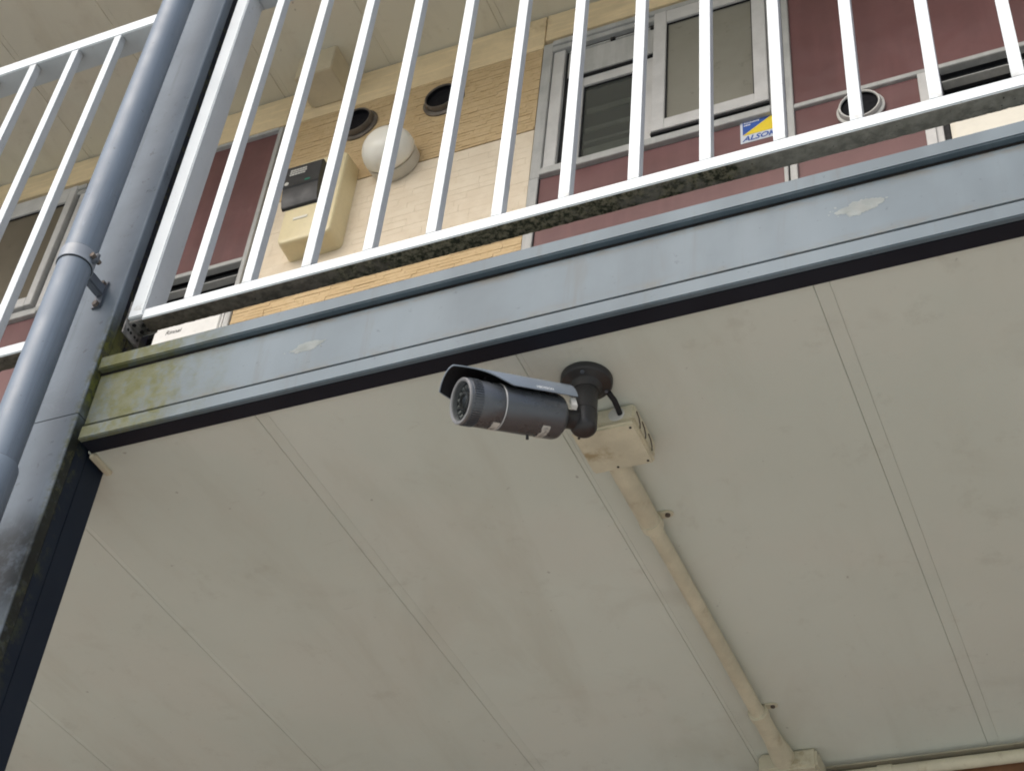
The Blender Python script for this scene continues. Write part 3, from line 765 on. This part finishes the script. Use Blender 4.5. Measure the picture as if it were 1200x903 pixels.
bm = BM(); lathe(bm, (-.6545, 1.5055, ZS - .024), (0, 0, -1), [(0, 0), (0, .0180), (.010, .0176), (.040, .0178), (.0405, .0170), (.042, .0170), (.0425, .0186), (.066, .0188)] + [(.066 + .012 * math.sin(R(a)), .0188 * math.cos(R(a)) ** .7) for a in (15, 30, 45, 60, 75)] + [(.078, 0)], 40); st = obj("stem", bm, 'camdark', cm)
def stembox(v): return S + P * v.x + A * v.y + Vector((0, 0, 1)) * v.z
bm = BM(); box(bm, -.0085, .0085, .0150, .0200, -.010, .016, stembox); obj("tilt_plate", bm, 'cambody', st, bevel=.002)
bm = BM(); lathe(bm, S + A * .010, A, [(0, 0), (0, .0135), (.018, .0135), (.022, .016), (.028, .0205), (.031, .0205), (.031, 0)], 36); obj("knuckle", bm, 'camdark', cm)
# body
RB = .0318
bm = BM(); lathe(bm, S + A * .038, A, [(0, 0), (0, .020), (.002, .026), (.006, .0302), (.011, RB), (.0980, RB), (.0985, RB - .0006), (.0995, RB - .0006)], 64); body = obj("body", bm, 'cambody', cm)
bm = BM(); lathe(bm, S + A * .1372, A, [(0, RB - .001), (0, RB + .0004), (.0012, RB + .0004), (.0012, RB - .001)], 64); obj("silver_ring", bm, 'camring', body)
bm = BM(); lathe(bm, S + A * .1386, A, [(0, RB - .0005), (.001, RB), (.030, RB), (.0335, RB - .0006), (.0500, RB - .0006), (.0515, RB - .0012)], 64); fr = obj("front_barrel", bm, 'cambody', cm)
bm = BM()
for k in range(56):
    a = 2 * math.pi * k / 56; c = math.cos(a); s = math.sin(a)
    q = []
    for (tt, da, rr) in ((.1720, -.026, RB - .0008), (.1720, .026, RB - .0008), (.1870, .026, RB - .0008), (.1870, -.026, RB - .0008), (.1730, -.016, RB + .0010), (.1730, .016, RB + .0010), (.1860, .016, RB + .0010), (.1860, -.016, RB + .0010)):
        q.append(bm.verts.new(at(tt, a + da, rr)))
    for f in ((4, 5, 6, 7), (0, 1, 5, 4), (1, 2, 6, 5), (2, 3, 7, 6), (3, 0, 4, 7)): bm.faces.new([q[i] for i in f])
obj("grip_ridges", bm, 'cambody', fr)
bm = BM(); lathe(bm, S + A * .1896, A, [(0, RB), (.0015, RB + .0004), (.003, RB), (.0035, RB - .001), (.0030, RB - .0040), (.0015, RB - .0048), (-.006, RB - .005)], 64); obj("bezel", bm, 'bezel', cm)
bm = BM(); lathe(bm, S + A * .1830, A, [(0, 0), (0, RB - .0045), (.001, RB - .0045), (.001, 0)], 48); ln = obj("lens_plate", bm, 'lens', cm)
bm = BM(); lathe(bm, S + A * .1838, A, [(0, .0135), (.004, .0135), (.0045, .0125), (.0045, .0105), (.002, .0100), (.002, 0)], 40); obj("lens_barrel", bm, 'camdark', ln)
bm = BM(); lathe(bm, S + A * .1858, A, [(0, .0098), (.0018, .0075), (.0026, .004), (.0029, 0)], 32); obj("lens", bm, 'lens', ln, sharp=90)
for k in range(14):
    a = 2 * math.pi * k / 14; bm = BM(); lathe(bm, at(.1838, a, .0205), A, [(0, .0030), (.001, .0030), (.0022, .002), (.0026, 0)], 12); obj("led", bm, 'led', ln)
bm = BM(); lathe(bm, S + A * .1898, A, [(0, 0), (0, RB - .0046), (.0012, RB - .0046), (.0012, 0)], 48); obj("front_glass", bm, 'lensglass', cm)
# sunshield: curved shell, cut back at the front corners
RV = .0385; RO = .0092; PH0 = -12; NT, NP = 48, 40
KEY = [(0, 101), (.130, 101), (.145, 90), (.160, 74), (.170, 64), (.185, 51), (.198, 44), (.21, 36)]
def cover(tt):
    for (a, ca), (b, cb) in zip(KEY, KEY[1:]):
        if tt <= b: return ca + (cb - ca) * (tt - a) / (b - a)
    return KEY[-1][1]
def shell_grid(r, t0=.030, t1=.205, trim=0):
    g = []
    for i in range(NT + 1):
        tt = t0 + (t1 - t0) * i / NT
        row = []
        for j in range(NP + 1):
            ph = R(PH0 + (cover(tt) - trim) * (-1 + 2 * j / NP)); row.append(bm.verts.new(at(tt, ph, r) + U * RO))
        g.append(row)
    return g
bm = BM(); sh = [shell_grid(RV), shell_grid(RV + .0018)]
for k, g in enumerate(sh):
    for i in range(NT):
        for j in range(NP):
            q = (g[i][j], g[i + 1][j], g[i + 1][j + 1], g[i][j + 1]); bm.faces.new(q if k else q[::-1])
a_, b_ = sh
for i in range(NT):
    bm.faces.new((a_[i][0], a_[i + 1][0], b_[i + 1][0], b_[i][0])); bm.faces.new((a_[i][NP], b_[i][NP], b_[i + 1][NP], a_[i + 1][NP]))
for j in range(NP):
    bm.faces.new((a_[0][j], b_[0][j], b_[0][j + 1], a_[0][j + 1])); bm.faces.new((a_[NT][j], a_[NT][j + 1], b_[NT][j + 1], b_[NT][j]))
vis = obj("sunshield", bm, 'visor', cm, sharp=40)
bm = BM(); g = shell_grid(RV - .0007, .031, .2042, 1.2)
for i in range(NT):
    for j in range(NP): bm.faces.new((g[i][j], g[i][j + 1], g[i + 1][j + 1], g[i + 1][j]))
obj("shield_inner_shade", bm, 'shieldshade', vis, sharp=180)  # shade inside the sunshield put in as a black surface
bm = BM(); box(bm, .05, .15, -.006, .006, .028, .0472, lambda v: S + A * v.x + P * v.y + U * v.z); obj("shield_mount", bm, 'camdark', vis, bevel=.001)
bm = BM(); 
def vbox(v): return at(v.x, R(58), RV - .004) + U * .004 + v.y * P.cross(A).normalized() * 0 + (U * math.cos(R(58 + v.y)) + P * math.sin(R(58 + v.y)) - U * math.cos(R(58)) - P * math.sin(R(58))) * RV + (U * math.cos(R(58)) + P * math.sin(R(58))) * v.z
box(bm, .030, .0385, 18, 40, -.006, .001, vbox); obj("shield_tab", bm, 'vent_white', cm, bevel=.0006)
text_mesh("HIKVISION", .0056, lambda x, yy: at(.094 - x, R(85) - yy / RV, RV + .0022) + U * RO, "lettering", 'white', vis, bold=.00008)
def strip(name, t0, t1, p0, p1, mat, wob=.0):
    bm = BM(); g = []
    for i in range(9):
        row = []
        for j in range(13):
            ph = p0 + (p1 - p0) * j / 12
            tt = t0 + (t1 - t0) * i / 8 + wob * noise.noise(Vector((j * .9, i * .1, t0 * 50)))
            row.append(bm.verts.new(at(tt, R(ph), RB + .0006)))
        g.append(row)
    for i in range(8):
        for j in range(12): bm.faces.new((g[i][j], g[i + 1][j], g[i + 1][j + 1], g[i][j + 1]))
    obj(name, bm, mat, cm)
strip("tape_strip", .1400, .1510, 168, 222, 'tape', .002)
def ticks(t0, t1, p0, p1, n):
    bm = BM(); 
    for q in range(n):
        ph = p0 + (p1 - p0) * (q + random.uniform(.1, .6)) / n; tt = t0 + random.uniform(0, .25) * (t1 - t0); ln_ = random.uniform(.35, .75) * (t1 - t0); dp = random.uniform(.7, 1.6)
        bm.faces.new([bm.verts.new(at(a, R(b), RB + .0008)) for a, b in ((tt, ph), (tt + ln_, ph), (tt + ln_, ph + dp), (tt, ph + dp))])
    obj("label_print", bm, 'ink', cm, kind='stuff')
ticks(.0680, .0765, 157, 205, 13); ticks(.1415, .1500, 186, 205, 4)
strip("tape_strip", .0665, .0775, 154, 222, 'tape', .003)
bm = BM(); c = at(.088, R(205), RB); cyl(bm, c, c + (U * math.cos(R(205)) + P * math.sin(R(205))) * .006, .0022, 8); obj("screw", bm, 'camdark', cm)
bm = BM(); tube(bm, [(-.631, 1.531, 3.098), (-.627, 1.545, 3.094), (-.627, 1.558, 3.092), (-.628, 1.576, 3.090)], .0042, 12)
o = obj("camera_cable", bm, 'black'); top(o, "short black cable from the camera mount into the junction box", 'cable')

# ------------------------------------------------------------------ junction boxes and conduits
t = thing("junction_box", "square beige junction box behind the security camera on the soffit", 'junction box', (-.6545, 1.62, ZS))
bobj("box", 'jbox', t, (-.702, -.607, 1.573, 1.668, ZS - .0300, ZS - .0005), bevel=.003)
bobj("lid", 'jbox', t, (-.7025, -.6065, 1.5725, 1.6685, ZS - .0385, ZS - .0305), bevel=.0035)
bm = BM(); lathe(bm, (-.6335, 1.5732, ZS - .0165), (0, -1, 0), [(0, .0122), (.0015, .0122), (.0022, .0112), (.0022, 0)], 28); obj("knockout_disc", bm, 'vent_white', t)
for (x, yy) in ((-.694, 1.582), (-.615, 1.582), (-.615, 1.659), (-.662, 1.660)):
    bm = BM(); cyl(bm, (x, yy, ZS - .0392), (x, yy, ZS - .0384), .0021, 8); obj("screw", bm, 'black', t)
for k, yy in enumerate((1.588, 1.612, 1.640)):
    bm = BM(); tube(bm, [(-.6064, yy - .006, ZS - .010), (-.6062, yy + .004, ZS - .014), (-.6062, yy + .010, ZS - .021), (-.6064, yy + .011, ZS - .028)], .0011, 6); obj("notch_shadow", bm, 'rust', t)  # dark tubes drawing the shadows of the side notches
CX, CZ = -.6705, ZS - .0155
t = thing("ceiling_conduit", "beige conduit running along the soffit from the camera junction box to the wall", 'conduit', (CX, 2.1, ZS))
bm = BM(); lathe(bm, (CX, 1.6685, CZ), (0, 1, 0), [(0, .0165), (.170, .0165), (.176, .0155), (.178, .0128)], 32); obj("collar", bm, 'jbox', t)
bm = BM(); lathe(bm, (CX, 1.846, CZ), (0, 1, 0), [(0, .0128), (.600, .0128)], 32); obj("tube", bm, 'jbox', t)
bm = BM(); lathe(bm, (CX, 2.425, CZ), (0, 1, 0), [(0, .0128), (.001, .0158), (.05, .0158), (.09, .0165), (.13, .0205), (.165, .0225)], 32); obj("collar", bm, 'jbox', t)
for yy in (1.832, 2.421):
    bm = BM(); lathe(bm, (CX, yy - .008, CZ), (0, 1, 0), [(0, .0126), (0, .0182), (.016, .0182), (.016, .0126)], 28)
    obj("saddle", bm, 'jbox', t)
    bm = BM(); prism(bm, [(CX + .008 + a, yy - .008 + b, ZS - .0035) for a, b in ((0, 0), (.020, 0), (.026, .003), (.028, .008), (.026, .013), (.020, .016), (0, .016))], None, (0, 0, .003)); e = obj("saddle_ear", bm, 'jbox', t)
    bm = BM(); cyl(bm, (CX + .0265, yy, ZS - .0062), (CX + .0265, yy, ZS - .0034), .0042, 10); obj("screw", bm, 'rust', t)
t = thing("junction_box", "beige junction box in the corner where the two conduits meet", 'junction box', (-.664, 2.62, ZS))
bobj("box", 'jbox', t, (-.720, -.608, 2.585, 2.667, ZS - .040, ZS - .0005), bevel=.005)
bm = BM(); lathe(bm, (-.647, 2.5852, ZS - .020), (0, -1, 0), [(0, .0125), (.0010, .0125), (.0016, .0112), (.0006, .0108), (.0006, 0)], 28); obj("knockout_disc", bm, 'jbox', t)
o = bobj("added_gap_strip", 'jbox', bpy.data.objects['ground_floor_wall'], (-6, 3, 2.6643, 2.6835, ZS - .002, ZS + .012), bevel=.001)  # strip added to lighten the black gap above the wall
t = thing("wall_conduit", "beige conduit running along the top of the brown wall", 'conduit', (0, 2.655, 3.077))
bm = BM(); cyl(bm, (-.6078, 2.6555, 3.0765), (3, 2.6555, 3.0765), .0120, 28); obj("tube", bm, 'jbox', t)
bm = BM(); lathe(bm, (-.510, 2.6555, 3.0765), (1, 0, 0), [(0, .012), (.0005, .0142), (.028, .0142), (.0285, .012)], 28); obj("coupling", bm, 'jbox', t)
